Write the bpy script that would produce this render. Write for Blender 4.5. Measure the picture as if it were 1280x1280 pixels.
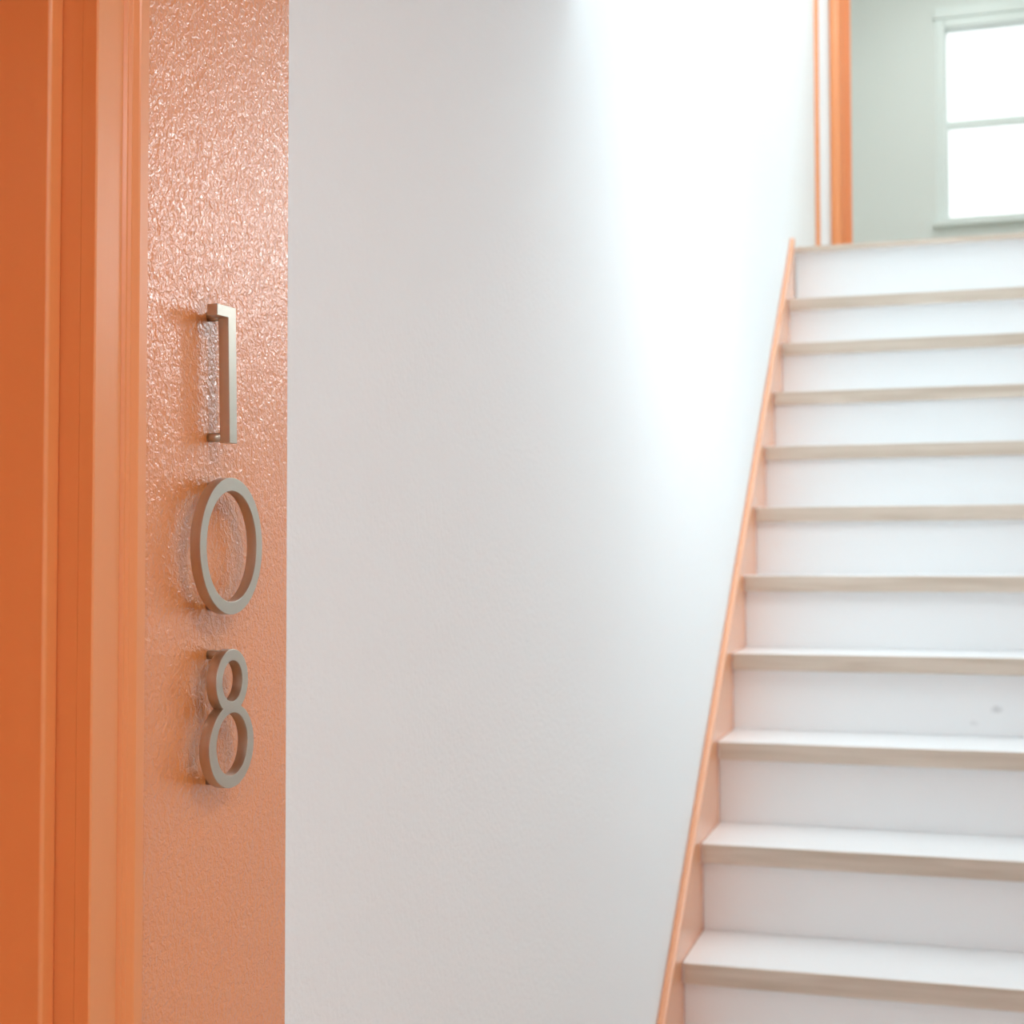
import bpy, bmesh, math, random
from mathutils import Vector, Matrix
random.seed(3)
for o in list(bpy.data.objects): bpy.data.objects.remove(o)
sc = bpy.context.scene
C = sc.collection

# ------------------------------------------------------------------ camera, sky, lights, exposure
EYE = 1.55
cd = bpy.data.cameras.new('camera'); cam = bpy.data.objects.new('camera', cd); C.objects.link(cam)
fwd = Vector((-0.29030008, 0.9562537, 0.03612106)); rgt = Vector((0.95686106, 0.2905419, -0.00152044)); upv = Vector((0.0119486, -0.03412145, 0.99934626))
M = Matrix((rgt, upv, -fwd)).transposed().to_4x4(); M.translation = Vector((0, 0, EYE))
cam.matrix_world = M
cd.sensor_fit = 'HORIZONTAL'; cd.sensor_width = 36; cd.lens = 50.18; cd.clip_start = 0.05; cd.clip_end = 200
cd.dof.use_dof = True; cd.dof.focus_distance = 1.08; cd.dof.aperture_fstop = 10
sc.camera = cam

SKY = 1.7
w = bpy.data.worlds.new('sky'); sc.world = w; w.use_nodes = True
bg = w.node_tree.nodes['Background']; bg.inputs['Color'].default_value = (0.97, 0.985, 1.0, 1); bg.inputs['Strength'].default_value = SKY

def area(name, loc, rot, sx, sy, energy=0, color=(1, 1, 1), portal=False, shape='RECTANGLE'):
    l = bpy.data.lights.new(name, 'AREA'); l.shape = shape; l.size = sx
    if shape == 'RECTANGLE': l.size_y = sy
    l.energy = energy; l.color = color; l.cycles.is_portal = portal
    o = bpy.data.objects.new(name, l); C.objects.link(o); o.location = loc; o.rotation_euler = rot
    return o
HP = math.pi / 2
# daylight: the sky itself, and a soft daylight panel outside each window that the camera does not face
area('far_window_portal', (0.48, 8.60, EYE + 2.524), (-HP, 0, 0), 0.9, 1.12, portal=True)
area('side_window_daylight', (0.59, 3.03, EYE + 0.75), (HP, 0, HP), .50, .42, energy=8.6, color=(0.90, 0.95, 1))
area('skylight_daylight', (0.16, 4.30, 5.20), (0, 0, 0), 0.48, 3.3, energy=44, color=(0.97, 0.99, 1))
# a ceiling spot in the hall; the other lamps are unseen fills, added to brighten
HALL_LAMP_AND_FILLS = ((0.46, 0.62, 6.5), (0.46, 1.50, 1.2), (0.46, -0.90, 17))  # second evens the wall, third brightens the door jamb: both added fills
for lx, ly, e in HALL_LAMP_AND_FILLS:
    area('hall_lamp_and_fill_light', (lx, ly, 2.398), (0, 0, 0), 0.13, 0.13, energy=e, color=(0.95, 0.98, 1), shape='DISK')
area('room_fill_light', (0.2, 7.5, 5.08), (0, 0, 0), 0.3, 0.3, energy=11, color=(0.95, 1, 0.98), shape='DISK')  # unseen fill added to brighten the upper room

sc.view_settings.view_transform = 'Standard'; sc.view_settings.look = 'None'
sc.view_settings.gamma = 1; sc.view_settings.use_curve_mapping = False
sc.view_settings.exposure = -0.12
sc.cycles.use_denoising = True
sc.cycles.max_bounces = 16; sc.cycles.diffuse_bounces = 12; sc.cycles.glossy_bounces = 6; sc.cycles.transparent_max_bounces = 16
sc.cycles.sample_clamp_indirect = 12; sc.cycles.caustics_reflective = False; sc.cycles.caustics_refractive = False

# ------------------------------------------------------------------ materials
def mat(name, col, rough=0.5, spec=0.5, metal=0.0, coat=0.0, coat_rough=0.1):
    m = bpy.data.materials.new(name); m.use_nodes = True
    p = m.node_tree.nodes['Principled BSDF']
    p.inputs['Base Color'].default_value = (*col, 1); p.inputs['Roughness'].default_value = rough
    p.inputs['Specular IOR Level'].default_value = spec; p.inputs['Metallic'].default_value = metal
    p.inputs['Coat Weight'].default_value = coat; p.inputs['Coat Roughness'].default_value = coat_rough
    return m, m.node_tree, p
def N(nt, t, **kw):
    n = nt.nodes.new(t)
    for k, v in kw.items():
        if k in n.inputs: n.inputs[k].default_value = v
        else: setattr(n, k, v)
    return n
def objmap(nt, scale=(1, 1, 1)):
    tc = N(nt, 'ShaderNodeTexCoord'); mp = N(nt, 'ShaderNodeMapping'); mp.inputs['Scale'].default_value = scale
    nt.links.new(tc.outputs['Object'], mp.inputs['Vector']); return mp.outputs['Vector']
def mix_col(nt, fac, a, b):
    x = N(nt, 'ShaderNodeMix', data_type='RGBA'); x.inputs[6].default_value = (*a, 1); x.inputs[7].default_value = (*b, 1)
    nt.links.new(fac, x.inputs[0]); return x.outputs[2]
def noise_bump(nt, p, scale, dist, strength=1.0, detail=3, vscale=(1, 1, 1)):
    n = N(nt, 'ShaderNodeTexNoise', Scale=scale, Detail=detail); nt.links.new(objmap(nt, vscale), n.inputs['Vector'])
    b = N(nt, 'ShaderNodeBump', Strength=strength, Distance=dist); nt.links.new(n.outputs['Fac'], b.inputs['Height'])
    nt.links.new(b.outputs['Normal'], p.inputs['Normal']); return n

ORANGE = (0.77, 0.282, 0.088)
# rolled, semi-gloss orange wall paint: two sizes of stipple
m_owall, nt, p = mat('orange_textured_paint', (0.76, 0.26, 0.072), 0.35, 0.15, coat=1.0, coat_rough=0.035)
p.inputs['Coat IOR'].default_value = 1.9
v = objmap(nt)
n1 = N(nt, 'ShaderNodeTexNoise', Scale=225, Detail=2.0, Roughness=0.5, Distortion=0.6); nt.links.new(v, n1.inputs['Vector'])
n2 = N(nt, 'ShaderNodeTexNoise', Scale=480, Detail=1.5); nt.links.new(v, n2.inputs['Vector'])
n3 = N(nt, 'ShaderNodeTexNoise', Scale=70, Detail=1.0); nt.links.new(v, n3.inputs['Vector'])
a1 = N(nt, 'ShaderNodeMath', operation='MULTIPLY_ADD'); a1.inputs[1].default_value = 0.30
nt.links.new(n2.outputs['Fac'], a1.inputs[0]); nt.links.new(n1.outputs['Fac'], a1.inputs[2])
a2 = N(nt, 'ShaderNodeMath', operation='MULTIPLY_ADD'); a2.inputs[1].default_value = 0.7
nt.links.new(n3.outputs['Fac'], a2.inputs[0]); nt.links.new(a1.outputs[0], a2.inputs[2])
b = N(nt, 'ShaderNodeBump', Strength=1.0, Distance=0.00115); nt.links.new(a2.outputs[0], b.inputs['Height'])
nt.links.new(b.outputs['Normal'], p.inputs['Normal']); nt.links.new(b.outputs['Normal'], p.inputs['Coat Normal'])

# smooth brushed orange gloss paint on woodwork
def orange_wood(name, col, coat=0.4, ior=1.5):
    m, nt, p = mat(name, col, 0.38, 0.5, coat=coat, coat_rough=0.25); p.inputs['Coat IOR'].default_value = ior
    noise_bump(nt, p, 60, 0.0006, 0.5, 3, (1, 1, 0.15)); return m
m_otrim = orange_wood('orange_satin_trim_paint', ORANGE)
m_odoor = orange_wood('orange_satin_door_paint', ORANGE)
m_skirt = orange_wood('orange_gloss_skirt_paint', (0.76, 0.31, 0.13), 1.0, 1.9)

m_white, nt, p = mat('white_wall_paint', (0.818, 0.853, 0.864), 0.75, 0.3)
noise_bump(nt, p, 160, 0.0012, 0.6, 3)
m_white2, nt, p = mat('pale_green_white_wall_paint', (0.80, 0.845, 0.82), 0.8, 0.3)
noise_bump(nt, p, 120, 0.001, 0.4, 2)
m_frame, nt, p = mat('pale_window_paint', (0.80, 0.87, 0.85), 0.45, 0.5)
m_ceil, nt, p = mat('white_ceiling_paint', (0.86, 0.86, 0.86), 0.9, 0.2)
m_floor, nt, p = mat('pale_wood_floor', (0.62, 0.57, 0.52), 0.45, 0.5)
n = N(nt, 'ShaderNodeTexNoise', Scale=9, Detail=6); nt.links.new(objmap(nt, (6, .6, 1)), n.inputs['Vector'])
nt.links.new(mix_col(nt, n.outputs['Fac'], (0.52, 0.45, 0.38), (0.70, 0.66, 0.61)), p.inputs['Base Color'])
m_tread, nt, p = mat('pale_tread', (0.82, 0.83, 0.835), 0.32, 0.5)  # tread board: one even pale tone, lighter than the oak front strip
noise_bump(nt, p, 20, 0.0004, 0.4, 4, (0.5, 8, 8))
m_riser, nt, p = mat('white_riser_paint', (0.82, 0.835, 0.843), 0.5, 0.4)
noise_bump(nt, p, 90, 0.0005, 0.3, 2)
# the riser with two small grey scuffs
m_scuff, nt, p = mat('white_riser_paint_scuffed', (0.82, 0.835, 0.843), 0.5, 0.4)
tc = N(nt, 'ShaderNodeTexCoord'); last = None
nz = N(nt, 'ShaderNodeTexNoise', Scale=150, Detail=2); nt.links.new(tc.outputs['Object'], nz.inputs['Vector'])
for (x, z, r, k) in ((0.102, EYE - 0.348, 0.019, 0.5), (0.049, EYE - 0.382, 0.015, 0.2)):
    mp = N(nt, 'ShaderNodeMapping'); mp.inputs['Location'].default_value = (-x, 0, -z); mp.inputs['Scale'].default_value = (1, 0, 1.6)
    nt.links.new(tc.outputs['Object'], mp.inputs['Vector']); mp.inputs['Location'].default_value = (-x, 0, -z * 1.6)
    ln = N(nt, 'ShaderNodeVectorMath', operation='LENGTH'); nt.links.new(mp.outputs['Vector'], ln.inputs[0])
    mr = N(nt, 'ShaderNodeMapRange', interpolation_type='SMOOTHSTEP'); mr.inputs['From Min'].default_value = r; mr.inputs['From Max'].default_value = r * .2
    mr.inputs['To Max'].default_value = k; nt.links.new(ln.outputs['Value'], mr.inputs['Value'])
    ml = N(nt, 'ShaderNodeMath', operation='MULTIPLY'); nt.links.new(mr.outputs['Result'], ml.inputs[0]); nt.links.new(nz.outputs['Fac'], ml.inputs[1])
    if last is None: last = ml
    else:
        ad = N(nt, 'ShaderNodeMath', operation='ADD'); nt.links.new(last.outputs[0], ad.inputs[0]); nt.links.new(ml.outputs[0], ad.inputs[1]); last = ad
nt.links.new(mix_col(nt, last.outputs[0], (0.82, 0.835, 0.843), (0.05, 0.05, 0.05)), p.inputs['Base Color'])
# oak nosing: streaks along the step
m_oak, nt, p = mat('pale_oak_nosing', (0.5, 0.4, 0.3), 0.5, 0.4)
oi = N(nt, 'ShaderNodeObjectInfo')
tc = N(nt, 'ShaderNodeTexCoord'); ad = N(nt, 'ShaderNodeVectorMath', operation='ADD')
cmb = N(nt, 'ShaderNodeCombineXYZ'); mu = N(nt, 'ShaderNodeMath', operation='MULTIPLY'); mu.inputs[1].default_value = 20
nt.links.new(oi.outputs['Random'], mu.inputs[0]); nt.links.new(mu.outputs[0], cmb.inputs[0])
nt.links.new(tc.outputs['Object'], ad.inputs[0]); nt.links.new(cmb.outputs[0], ad.inputs[1])
mp = N(nt, 'ShaderNodeMapping'); mp.inputs['Scale'].default_value = (2.2, 20, 34); nt.links.new(ad.outputs[0], mp.inputs['Vector'])
n = N(nt, 'ShaderNodeTexNoise', Scale=1.6, Detail=5, Distortion=0.5); nt.links.new(mp.outputs['Vector'], n.inputs['Vector'])
mr = N(nt, 'ShaderNodeMapRange'); mr.inputs['From Min'].default_value = 0.3; mr.inputs['From Max'].default_value = 0.7; nt.links.new(n.outputs['Fac'], mr.inputs['Value'])
nt.links.new(mix_col(nt, mr.outputs['Result'], (0.50, 0.41, 0.325), (0.65, 0.565, 0.48)), p.inputs['Base Color'])
# satin nickel-bronze metal
m_nickel, nt, p = mat('satin_nickel', (0.53, 0.49, 0.415), 0.34, 0.5, metal=1.0)
n = N(nt, 'ShaderNodeTexNoise', Scale=900, Detail=2); nt.links.new(objmap(nt), n.inputs['Vector'])
b = N(nt, 'ShaderNodeBump', Strength=0.15, Distance=0.0002); nt.links.new(n.outputs['Fac'], b.inputs['Height']); nt.links.new(b.outputs['Normal'], p.inputs['Normal'])
m_steel, nt, p = mat('brushed_steel', (0.6, 0.6, 0.6), 0.3, metal=1.0)
# window glass: clear with a fresnel reflection
m_glass = bpy.data.materials.new('window_glass'); m_glass.use_nodes = True; nt = m_glass.node_tree; nt.nodes.clear()
out = N(nt, 'ShaderNodeOutputMaterial'); tr = N(nt, 'ShaderNodeBsdfTransparent'); gl = N(nt, 'ShaderNodeBsdfGlossy'); gl.inputs['Roughness'].default_value = 0.02
tr.inputs['Color'].default_value = (0.96, 0.98, 0.97, 1)
lw = N(nt, 'ShaderNodeFresnel', IOR=1.12); mx = N(nt, 'ShaderNodeMixShader')
nt.links.new(lw.outputs[0], mx.inputs[0]); nt.links.new(tr.outputs[0], mx.inputs[1]); nt.links.new(gl.outputs[0], mx.inputs[2]); nt.links.new(mx.outputs[0], out.inputs['Surface'])
m_lens = bpy.data.materials.new('lamp_diffuser'); m_lens.use_nodes = True
p = m_lens.node_tree.nodes['Principled BSDF']; p.inputs['Emission Color'].default_value = (1, 0.93, 0.85, 1); p.inputs['Emission Strength'].default_value = 3

# ------------------------------------------------------------------ helpers
def link(name, me, m, parent=None, bevel=0, smooth=False):
    o = bpy.data.objects.new(name, me); C.objects.link(o); me.materials.append(m)
    if parent: o.parent = parent
    if bevel:
        md = o.modifiers.new('bevel', 'BEVEL'); md.width = bevel; md.segments = 3; md.limit_method = 'ANGLE'; md.angle_limit = math.radians(40)
    if smooth or bevel:
        for f in me.polygons: f.use_smooth = True
        if bevel: md2 = o.modifiers.new('wn', 'WEIGHTED_NORMAL'); md2.keep_sharp = True
    return o
def boxes(name, bs, m, parent=None, bevel=0):
    bm = bmesh.new()
    for (x0, x1, y0, y1, z0, z1) in bs:
        vs = [bm.verts.new((x, y, z)) for x in (x0, x1) for y in (y0, y1) for z in (z0, z1)]
        for q in ((0, 1, 3, 2), (4, 6, 7, 5), (0, 4, 5, 1), (2, 3, 7, 6), (0, 2, 6, 4), (1, 5, 7, 3)):
            bm.faces.new([vs[i] for i in q])
    bmesh.ops.recalc_face_normals(bm, faces=bm.faces)
    me = bpy.data.meshes.new(name); bm.to_mesh(me); bm.free()
    return link(name, me, m, parent, bevel)
def prism(name, pts, axis, a, b_, m, parent=None, bevel=0):
    """extrude a 2-D outline along an axis; pts are the two other coordinates in x,y,z order"""
    bm = bmesh.new()
    def P(p, t):
        if axis == 'x': return (t, p[0], p[1])
        if axis == 'y': return (p[0], t, p[1])
        return (p[0], p[1], t)
    A = [bm.verts.new(P(p, a)) for p in pts]; B = [bm.verts.new(P(p, b_)) for p in pts]
    bm.faces.new(A); bm.faces.new(B[::-1]); n = len(pts)
    for i in range(n): bm.faces.new([A[i], B[i], B[(i + 1) % n], A[(i + 1) % n]])
    bmesh.ops.recalc_face_normals(bm, faces=bm.faces)
    me = bpy.data.meshes.new(name); bm.to_mesh(me); bm.free()
    return link(name, me, m, parent, bevel)
def tag(o, label, cat=None, kind=None, group=None):
    o['label'] = label
    if cat: o['category'] = cat
    if kind: o['kind'] = kind
    if group: o['group'] = group
    return o
def empty(name, loc=(0, 0, 0)):
    o = bpy.data.objects.new(name, None); C.objects.link(o); o.location = loc; o.empty_display_size = 0.05; return o

# ------------------------------------------------------------------ the setting
WX = -0.529                    # face of the left wall
WB = -0.66                     # its back
OR_END = 1.0907                # where the orange paint stops
DOOR0, DOOR1, DOORH = -0.03, 0.7905, 2.03
CE = 2.055                     # where the hall ceiling ends and the stairwell opens
CZ = 2.42                      # hall ceiling height
UP = 5.15                      # upper ceiling height
SX1 = 0.55                     # right wall of the stairwell
XR = 1.35
BK = -1.6
LAND = EYE + 1.15095           # upper floor
Y0, Z0, RUN, RISE = 2.84085, EYE - 0.79268, 0.239449, 0.19
OV = 0.032

tag(boxes('floor', [(WX - .2, XR + .1, BK, 6.0, -0.1, 0)], m_floor), 'pale wood floor of the hall at the foot of the stairs', kind='structure')
tag(boxes('wall_entry', [(WB, WX + .0006, DOOR1 + .0185, OR_END, 0, CZ), (WB, WX + .0006, BK, DOOR0 - .0185, 0, CZ), (WB, WX + .0006, DOOR0 - .0185, DOOR1 + .0185, DOORH + .0185, CZ)], m_owall, bevel=0.0006),
    'orange glossy stippled wall strip beside the door, carrying the numbers', 'wall', kind='structure')
tag(boxes('wall_left', [(WB, WX, OR_END, CE, 0, CZ), (WB, WX, CE, 6.62, 0, UP)], m_white), 'white wall running up beside the staircase', 'wall', kind='structure')
tag(boxes('ceiling', [(WX, XR, BK, CE, CZ, CZ + .3)], m_ceil), 'white hall ceiling ending at the stairwell', 'ceiling', kind='structure')
tag(boxes('wall_header', [(WX, SX1, CE - .12, CE, CZ + .3, UP)], m_white), 'white wall above the end of the hall ceiling', 'wall', kind='structure')
tag(boxes('wall_hall_right', [(XR, XR + .12, BK, CE + .12, 0, CZ), (SX1, XR, CE, CE + .12, 0, CZ + .3)], m_white), 'white wall on the right of the hall', 'wall', kind='structure')
tag(boxes('wall_hall_back', [(WB, XR + .12, BK - .12, BK, 0, CZ)], m_white), 'white wall at the near end of the hall', 'wall', kind='structure')
# right wall of the stairwell with a window opening
W2 = (2.73, 3.33, EYE + .50, EYE + 1.00)
tag(boxes('wall_right', [(SX1, SX1 + .12, CE + .12, W2[0], 0, UP), (SX1, SX1 + .12, CE, CE + .12, CZ + .3, UP), (SX1, SX1 + .12, W2[1], 6.62, 0, UP),
                         (SX1, SX1 + .12, W2[0], W2[1], 0, W2[2]), (SX1, SX1 + .12, W2[0], W2[1], W2[3], UP)], m_white),
    'white wall on the right of the staircase', 'wall', kind='structure')
# upper ceiling with the skylight opening
tag(boxes('ceiling_upper', [(WB, SX1 + .12, CE - .12, 2.60, UP, UP + .1), (WB, SX1 + .12, 6.0, 6.9, UP, UP + .1), (WB, -.12, 2.60, 6.0, UP, UP + .1), (.44, SX1 + .12, 2.60, 6.0, UP, UP + .1)], m_ceil),
    'white ceiling above the stairwell around a skylight', 'ceiling', kind='structure')
FD = Y0 + 10 * RUN              # landing nosing front
tag(boxes('floor_upper', [(WX + .018, SX1, FD + OV, 6.62, LAND - .22, LAND), (-1.5, 1.6, 6.62, 8.5, LAND - .22, LAND)], m_floor), 'upper landing floor above the top step', 'floor', kind='structure')
# wall across the landing with a doorway, and the room beyond it
DW = (-.4165, .47)
tag(boxes('wall_landing', [(-1.5, -.4388, 6.62, 6.93, LAND - .22, UP), (.49, 1.6, 6.62, 6.93, LAND - .22, UP), (-.43, .49, 6.62, 6.93, LAND + 2.10, UP)], m_white),
    'narrow white wall return at the top landing beside the orange doorway trim', 'wall', kind='structure')
BW = (0.030, 0.930, EYE + 1.966, EYE + 3.082)
BY = 8.5
tag(boxes('wall_back', [(-1.5, BW[0] - .052, BY, BY + .12, LAND - .22, UP), (BW[1] + .052, 1.6, BY, BY + .12, LAND - .22, UP), (BW[0] - .052, BW[1] + .052, BY, BY + .12, LAND - .22, BW[2] - .043), (BW[0] - .052, BW[1] + .052, BY, BY + .12, BW[3] + .052, UP)], m_white2),
    'pale greenish white far wall of the upper room around the window', 'wall', kind='structure')
tag(boxes('wall_room_sides', [(-1.62, -1.5, 6.62, 8.62, LAND - .22, UP), (1.6, 1.72, 6.62, 8.62, LAND - .22, UP)], m_white2), 'pale side walls of the upper room', 'wall', kind='structure')
tag(boxes('ceiling_room', [(-1.5, 1.6, 6.9, 8.62, UP, UP + .1)], m_ceil), 'white ceiling of the upper room', 'ceiling', kind='structure')

# window_1: far double-hung window
w1 = tag(empty('window_1', (0.48, BY, BW[2])), 'bright double-hung window in the far wall upstairs', 'window', kind='structure')
def wp(name, bs, m, bevel=0.002, par=None, org=None):
    org = org or par.location
    return boxes(name, [(a - org[0], b_ - org[0], c - org[1], d - org[1], e - org[2], f - org[2]) for a, b_, c, d, e, f in bs], m, par, bevel)
x0, x1, z0, z1 = BW
ZM = EYE + 2.522
wp('window_frame', [(x0 - .001, x0 - .051, BY - .012, BY + .1, z0, z1 + .05), (x1, x1 + .05, BY - .012, BY + .1, z0, z1 + .05), (x0, x1, BY - .012, BY + .1, z1, z1 + .05)], m_frame, .003, w1)
wp('window_head_casing', [(x0 - .06, x1 + .06, BY - .022, BY - .002, z1 + .052, z1 + .115)], m_frame, .003, w1)
wp('window_sill', [(x0 - .075, x1 + .075, BY - .06, BY - .001, z0 - .042, z0 - .001), (x0 - .05, x1 + .05, BY - .002, BY + .1, z0 - .042, z0 - .001)], m_frame, .004, w1)
us = wp('upper_sash', [(x0 + .001, x1 - .001, BY + .07, BY + .095, ZM + .0, ZM + .032), (x0 + .0005, x0 + .012, BY + .07, BY + .095, ZM + .03, z1), (x1 - .012, x1 - .0005, BY + .07, BY + .095, ZM + .03, z1)], m_frame, .004, w1)
ls = wp('lower_sash', [(x0 + .001, x1 - .001, BY + .035, BY + .06, ZM - .022, ZM + .024), (x0 + .0005, x0 + .016, BY + .035, BY + .06, z0 + .012, ZM - .02), (x1 - .016, x1 - .0005, BY + .035, BY + .06, z0 + .012, ZM - .02), (x0 + .001, x1 - .001, BY + .035, BY + .06, z0, z0 + .014)], m_frame, .004, w1)
wp('pane', [(x0 + .012, x1 - .012, BY + .080, BY + .084, ZM + .03, z1)], m_glass, 0, us, w1.location)
wp('pane', [(x0 + .016, x1 - .016, BY + .045, BY + .049, z0 + .014, ZM - .02)], m_glass, 0, ls, w1.location)

# window_2: side window of the stairwell (right of the frame, seen only as the gloss on the orange wall)
w2 = tag(empty('window_2', (SX1, (W2[0] + W2[1]) / 2, W2[2])), 'white framed side window of the stairwell', 'window', kind='structure')
ya, yb, za, zb = W2
wp('window_frame', [(SX1 - .01, SX1 + .1, ya, ya + .04, za, zb), (SX1 - .01, SX1 + .1, yb - .04, yb, za, zb), (SX1 - .01, SX1 + .1, ya + .04, yb - .04, zb - .04, zb), (SX1 - .01, SX1 + .1, ya + .04, yb - .04, za, za + .04)], m_frame, .003, w2)
wp('pane', [(SX1 + .05, SX1 + .054, ya + .04, yb - .04, za + .04, zb - .04)], m_glass, 0, w2)
# window_3: skylight
w3 = tag(empty('window_3', (0.01, 3.75, UP)), 'skylight over the stairwell', 'window', kind='structure')
wp('window_frame', [(-.12, -.09, 2.60, 6.0, UP, UP + .13), (.41, .44, 2.60, 6.0, UP, UP + .13), (-.09, .41, 2.60, 2.63, UP, UP + .13), (-.09, .41, 5.97, 6.0, UP, UP + .13)], m_frame, .003, w3)
wp('pane', [(-.09, .41, 2.63, 5.97, UP + .08, UP + .086)], m_glass, 0, w3)

# orange trims at the top of the left wall
tag(prism('trim_1', [(WX, 6.345), (WX + .018, 6.347), (WX + .019, 6.352), (WX + .016, 6.40), (WX + .010, 6.418), (WX, 6.42)], 'z', LAND, LAND + 2.38, m_otrim, bevel=.0015),
    'thin vertical orange trim strip on the white wall at the top of the stairs', 'trim', kind='structure')
d2 = tag(empty('door_2', (-.43, 6.62, LAND)), 'orange trimmed doorway at the top landing leading to the window room', 'doorway', kind='structure')
def cas(xa, xb, flip):
    s = -1 if flip else 1
    pts = [(xa, 6.62), (xa, 6.602), (xa + s * .006, 6.599), (xa + s * .012, 6.601), (xa + s * .018, 6.606), (xb - s * .004, 6.609), (xb, 6.612), (xb, 6.62)]
    return [(x + .43, y - 6.62) for x, y in pts]
prism('door_casing', cas(-.4805, -.4385, False), 'z', 0, 2.16, m_otrim, d2)
prism('door_casing', cas(.54, .498, True), 'z', 0, 2.16, m_otrim, d2)
wp('head_casing', [(-.4805, .54, 6.602, 6.62, LAND + 2.16, LAND + 2.21)], m_otrim, .002, d2)
wp('door_jamb', [(-.43, -.4165, 6.70, 6.93, LAND, LAND + 2.08), (-.4385, -.43, 6.6195, 6.93, LAND, LAND + 2.08), (.47, .49, 6.62, 6.93, LAND, LAND + 2.08), (-.43, .49, 6.62, 6.93, LAND + 2.08, LAND + 2.10)], m_otrim, .002, d2)
wp('door_stop', [(-.4165, -.398, 6.76, 6.80, LAND, LAND + 2.07)], m_otrim, .001, d2)

# door_1: the near orange door on the left
d1 = tag(empty('door_1', (WX, 0.38, 0)), 'orange painted apartment door frame at the left edge beside the numbers', 'door', kind='structure')
XI, XO = -.518, -.511          # face of the inner flat and of the outer band of the casing
prof = [(WX, DOOR1), (XI - .001, DOOR1), (XI, DOOR1 + .001), (XI, .8200), (XI - .0012, .8210), (XI - .0012, .8222), (XI + .0012, .8236), (XI + .0014, .8250), (XI + .0032, .8262), (XI + .0034, .8272),
        (XO - .0008, .8298), (XO, .8310), (XO, .8408), (XO - .001, .8417), (WX, .8417)]
prism('door_casing', [(a + .529, b_ - .38) for a, b_ in prof], 'z', 0, DOORH + .06, m_otrim, d1)
mid = (DOOR0 + DOOR1) / 2
prism('door_casing', [(a + .529, 2 * mid - b_ - .38) for a, b_ in prof], 'z', 0, DOORH + .06, m_otrim, d1)
wp('head_casing', [(WX, XI, DOOR0 - .05, DOOR1 + .05, DOORH + .0601, DOORH + .11)], m_otrim, .002, d1)
JD = -.70
SXF = -.5427                   # front of the stop
wp('door_jamb', [(JD, WX - .0002, DOOR1, DOOR1 + .018, 0, DOORH), (JD, WX - .0002, DOOR0 - .018, DOOR0, 0, DOORH), (JD, WX - .0002, DOOR0 - .018, DOOR1 + .018, DOORH, DOORH + .018)], m_otrim, 0, d1)
wp('door_stop', [(JD, SXF, DOOR1 - .0152, DOOR1 - .0002, 0, DOORH)], m_otrim, .0028, d1)
wp('door_stop', [(JD, SXF, DOOR0 + .0002, DOOR0 + .0152, 0, DOORH)], m_otrim, .0028, d1)
wp('door_stop', [(JD, SXF, DOOR0 + .0155, DOOR1 - .0155, DOORH - .0152, DOORH - .0002)], m_otrim, .0028, d1)
wp('door_leaf', [(JD - .045, JD - .001, DOOR0 + .001, DOOR1 - .001, .006, DOORH - .003)], m_odoor, .002, d1)
for (zz0, zz1) in ((.2, .85), (1.0, 1.88)):
    wp('door_panel', [(JD - .001, JD + .006, DOOR0 + .13, DOOR1 - .13, zz0, zz1)], m_odoor, .005, d1)

# hall lamp, and fixtures for the added fill lamps
def lamp(name, x, y, z, r, label):
    t = tag(empty(name, (x, y, z)), label, 'lamp')
    for nm, ra, rb, h, mm in (('trim_ring', r, r + .02, .012, m_frame), ('diffuser', 0, r, .004, m_lens)):
        bm = bmesh.new(); n = 40; rings = []
        for (rr, zz) in ((ra, 0), (rb, 0), (rb, -h), (ra, -h)):
            rings.append([bm.verts.new((max(rr, .001) * math.cos(2 * math.pi * i / n), max(rr, .001) * math.sin(2 * math.pi * i / n), zz)) for i in range(n)])
        for k in range(4):
            for i in range(n): bm.faces.new([rings[k][i], rings[k][(i + 1) % n], rings[(k + 1) % 4][(i + 1) % n], rings[(k + 1) % 4][i]])
        bmesh.ops.recalc_face_normals(bm, faces=bm.faces)
        me = bpy.data.meshes.new(nm); bm.to_mesh(me); bm.free(); link(nm, me, mm, t)
for k, (lx, ly, e) in enumerate(HALL_LAMP_AND_FILLS):
    lamp('ceiling_lamp_and_fill', lx, ly, CZ, .07, ['round recessed hall ceiling lamp beside the orange door', 'added unseen fill lamp, recessed in the hall ceiling nearest the stairs', 'added unseen fill lamp, recessed in the hall ceiling farthest from the stairs'][k])
lamp('ceiling_lamp_and_fill', .2, 7.5, UP, .16, 'round unseen fill lamp added on the ceiling of the upper room')

# ------------------------------------------------------------------ staircase
st = tag(empty('staircase', (0.01, Y0, 0)), 'white staircase with pale oak nosings and an orange skirt board climbing to the landing', 'staircase')
SO = st.location
XL = WX + .0166                # inner face of the skirt board
def sp(name, bs, m, bevel=0, par=st):
    return wp(name, bs, m, bevel, par, SO)
TH = .042
for i in range(-3, 11):
    y = Y0 + i * RUN
    zt = Z0 + i * RISE if i > -3 else Z0 - 3 * RISE
    zprev = Z0 + (i - 1) * RISE if i > -3 else 0
    if i == 10: zt = LAND
    th = TH if i < 10 else .022
    nx = .006
    # the board
    yb = y + RUN + OV if i < 10 else FD + OV
    t = sp('tread', [(XL + .0005, SX1 - .001, y + .004, yb + (.012 if i < 10 else -.0005), zt - th, zt)], m_tread, .0022)
    # oak facing strip along the front edge
    ns = boxes('nosing', [(XL + nx - SO[0], SX1 - .001 - SO[0], y - SO[1], y + .0045 - SO[1], zt - th + .0005, zt - .0012)], m_oak, t, .0012)
    # the riser below it
    sp('riser', [(XL + .0005, SX1 - .001, y + OV, y + OV + .012, zprev + .0005, zt - th - .0005)], m_scuff if i == 3 else m_riser)
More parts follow.
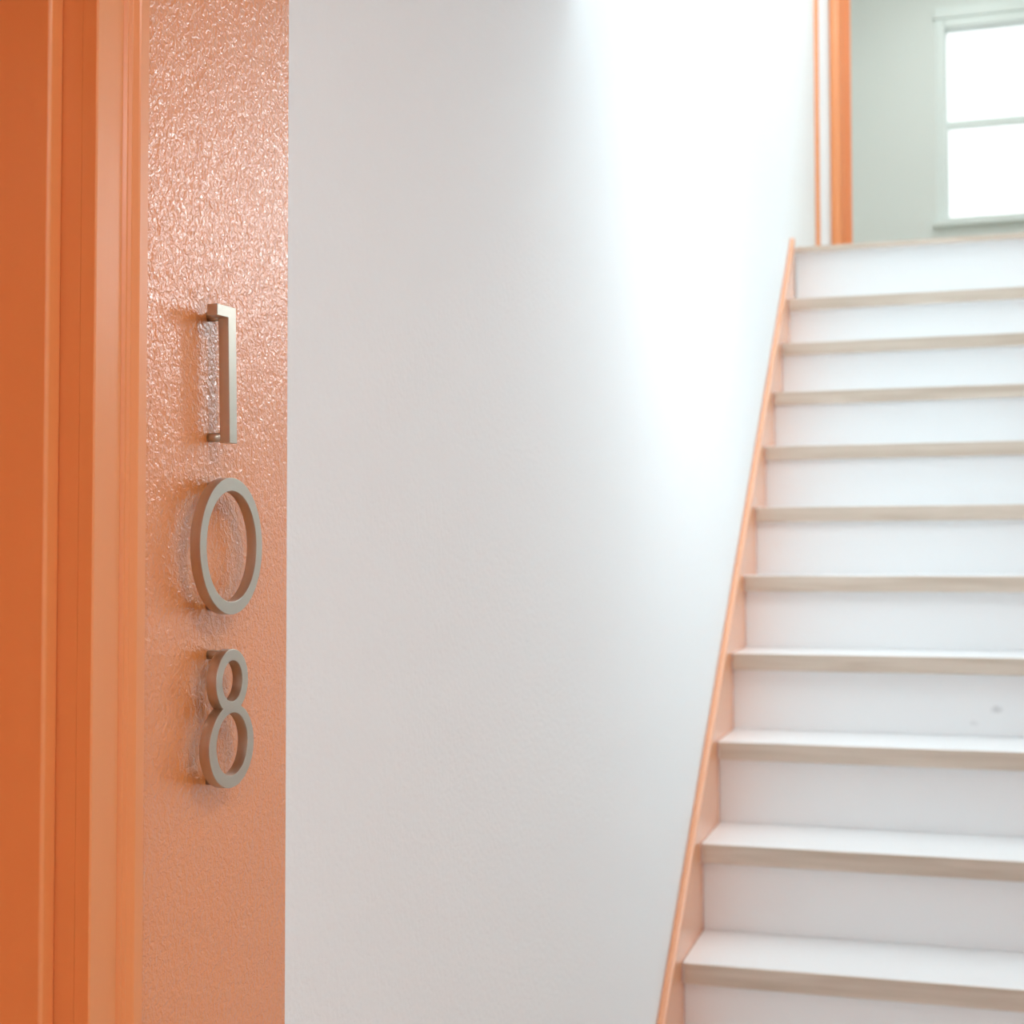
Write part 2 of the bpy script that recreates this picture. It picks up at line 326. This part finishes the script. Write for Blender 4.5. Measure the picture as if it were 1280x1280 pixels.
# skirt board on the left wall
sl = RISE / RUN; h = 0.071
def zl(y): return Z0 + (y - Y0) * sl
yA, yE = Y0 - 3 * RUN - .16, FD + .004
pts = [(yA, .001), (yA, zl(yA) + h), (yE - .055, zl(yE - .055) + h + .012), (yE - .045, zl(yE - .05) + h), (yE, LAND + .004), (yE, LAND - .25), (yE - .01, LAND - .3), (yA + .45, .001)]
pts = [(yA, .001), (yA, zl(yA) + h), (5.175, zl(5.175) + h), (yE, LAND + .035), (yE, LAND - .24), (yA + .42, .001)]
prism('skirt_board', [(a - SO[1], b_) for a, b_ in pts], 'x', WX + .0003 - SO[0], XL - SO[0], m_skirt, st, bevel=.0035)
pts = [(yA, .001), (yA, zl(yA) + h), (yE, zl(yE) + h), (yE, LAND - .24), (yA + .42, .001)]
prism('skirt_board', [(a - SO[1], b_) for a, b_ in pts], 'x', SX1 - .0009 - SO[0], SX1 - .0003 - SO[0], m_otrim, st)

# ------------------------------------------------------------------ house numbers 1 0 8
XF = -.509; NT = .0085
def number(name, outer, holes, offs, label, rot=0):
    cy = sum(p[0] for p in outer) / len(outer); cz = sum(p[1] for p in outer) / len(outer)
    t = tag(empty(name, (WX, cy, cz)), label, 'house number', group='metal house numbers on the orange wall')
    cu = bpy.data.curves.new(name, 'CURVE'); cu.dimensions = '2D'; cu.fill_mode = 'BOTH'
    for loop in [outer] + holes:
        s = cu.splines.new('POLY'); s.points.add(len(loop) - 1); s.use_cyclic_u = True
        for k, (a, b_) in enumerate(loop): s.points[k].co = (a - cy, b_ - cz, 0, 1)
    cu.extrude = NT / 2 - .0004; cu.bevel_depth = .0004; cu.bevel_resolution = 1; cu.offset = -.0004
    tmp = bpy.data.objects.new('tmp', cu); C.objects.link(tmp)
    dg = bpy.context.evaluated_depsgraph_get(); dg.update()
    me = bpy.data.meshes.new_from_object(tmp.evaluated_get(dg)); bpy.data.objects.remove(tmp)
    R = Matrix(((0, 0, 1), (1, 0, 0), (0, 1, 0))).to_4x4()   # local x->Y, y->Z, z->X
    me.transform(Matrix.Translation((XF - NT / 2 - WX, 0, 0)) @ R); me.materials.clear()
    o = link('numeral', me, m_nickel, t)
    for f in me.polygons: f.use_smooth = True
    md = o.modifiers.new('es', 'EDGE_SPLIT'); md.split_angle = math.radians(25)
    for (sy, sz) in offs:
        bm = bmesh.new(); n = 24; r = .0035
        L = (XF - NT) - WX + .0004
        rings = [[bm.verts.new((x, sy - cy + rr * math.cos(2 * math.pi * i / n), sz - cz + rr * math.sin(2 * math.pi * i / n))) for i in range(n)] for x, rr in ((0, r), (L, r))]
        for i in range(n): bm.faces.new([rings[0][i], rings[1][i], rings[1][(i + 1) % n], rings[0][(i + 1) % n]])
        bm.faces.new(rings[0]); bm.faces.new(rings[1]); bmesh.ops.recalc_face_normals(bm, faces=bm.faces)
        ms = bpy.data.meshes.new('standoff'); bm.to_mesh(ms); bm.free(); so = link('standoff', ms, m_nickel, t)
        for f in ms.polygons: f.use_smooth = len(f.vertices) == 4
    return t
def ell(cy, cz, a, b_, n=96, e=2.0, a0=0, a1=2 * math.pi, close=True):
    r = []
    for i in range(n if close else n + 1):
        t = a0 + (a1 - a0) * i / n; c, s = math.cos(t), math.sin(t)
        r.append((cy + a * math.copysign(abs(c) ** (2 / e), c), cz + b_ * math.copysign(abs(s) ** (2 / e), s)))
    return r
one = [(.9335, 1.7412), (.9622, 1.7424), (.9652, 1.6406), (.9538, 1.6402), (.9504, 1.7334), (.9335, 1.7327)]
number('number_one', one, [], [(.9555, 1.7355), (.9570, 1.6448)], 'grey metal number 1, the top one of the three')
number('number_zero', ell(.9588, 1.5634, .0483, .0510), [ell(.9588, 1.5632, .0388, .0414)], [(.9575, 1.6080), (.9575, 1.5188)], 'grey metal number 0, between the 1 and the 8')
# 8: union outline of two ellipses
U = (.9600, 1.4630, .0248, .0237); Lw = (.9601, 1.4150, .0345, .0310)
def waist():
    best = None
    for k in range(2000):
        z = Lw[1] + Lw[3] * k / 2000
        a = Lw[2] * math.sqrt(max(0, 1 - ((z - Lw[1]) / Lw[3]) ** 2)); q = 1 - ((z - U[1]) / U[3]) ** 2
        if q > 0 and a <= U[2] * math.sqrt(q): return z, a
zw, aw = waist()
tu = math.asin((zw - U[1]) / U[3]); tl = math.asin((zw - Lw[1]) / Lw[3])
top = ell(U[0], U[1], U[2], U[3], 80, 2, tu, math.pi - tu, False)
bot = ell(Lw[0], Lw[1], Lw[2], Lw[3], 96, 2, math.pi - tl, 2 * math.pi + tl, False)
number('number_eight', top + bot[1:-1], [ell(.9602, 1.4630, .0155, .0152, 64), ell(.9605, 1.4162, .0241, .0232, 72)], [(.9585, 1.4822), (.9585, 1.3890)], 'grey metal number 8, the bottom one of the three')
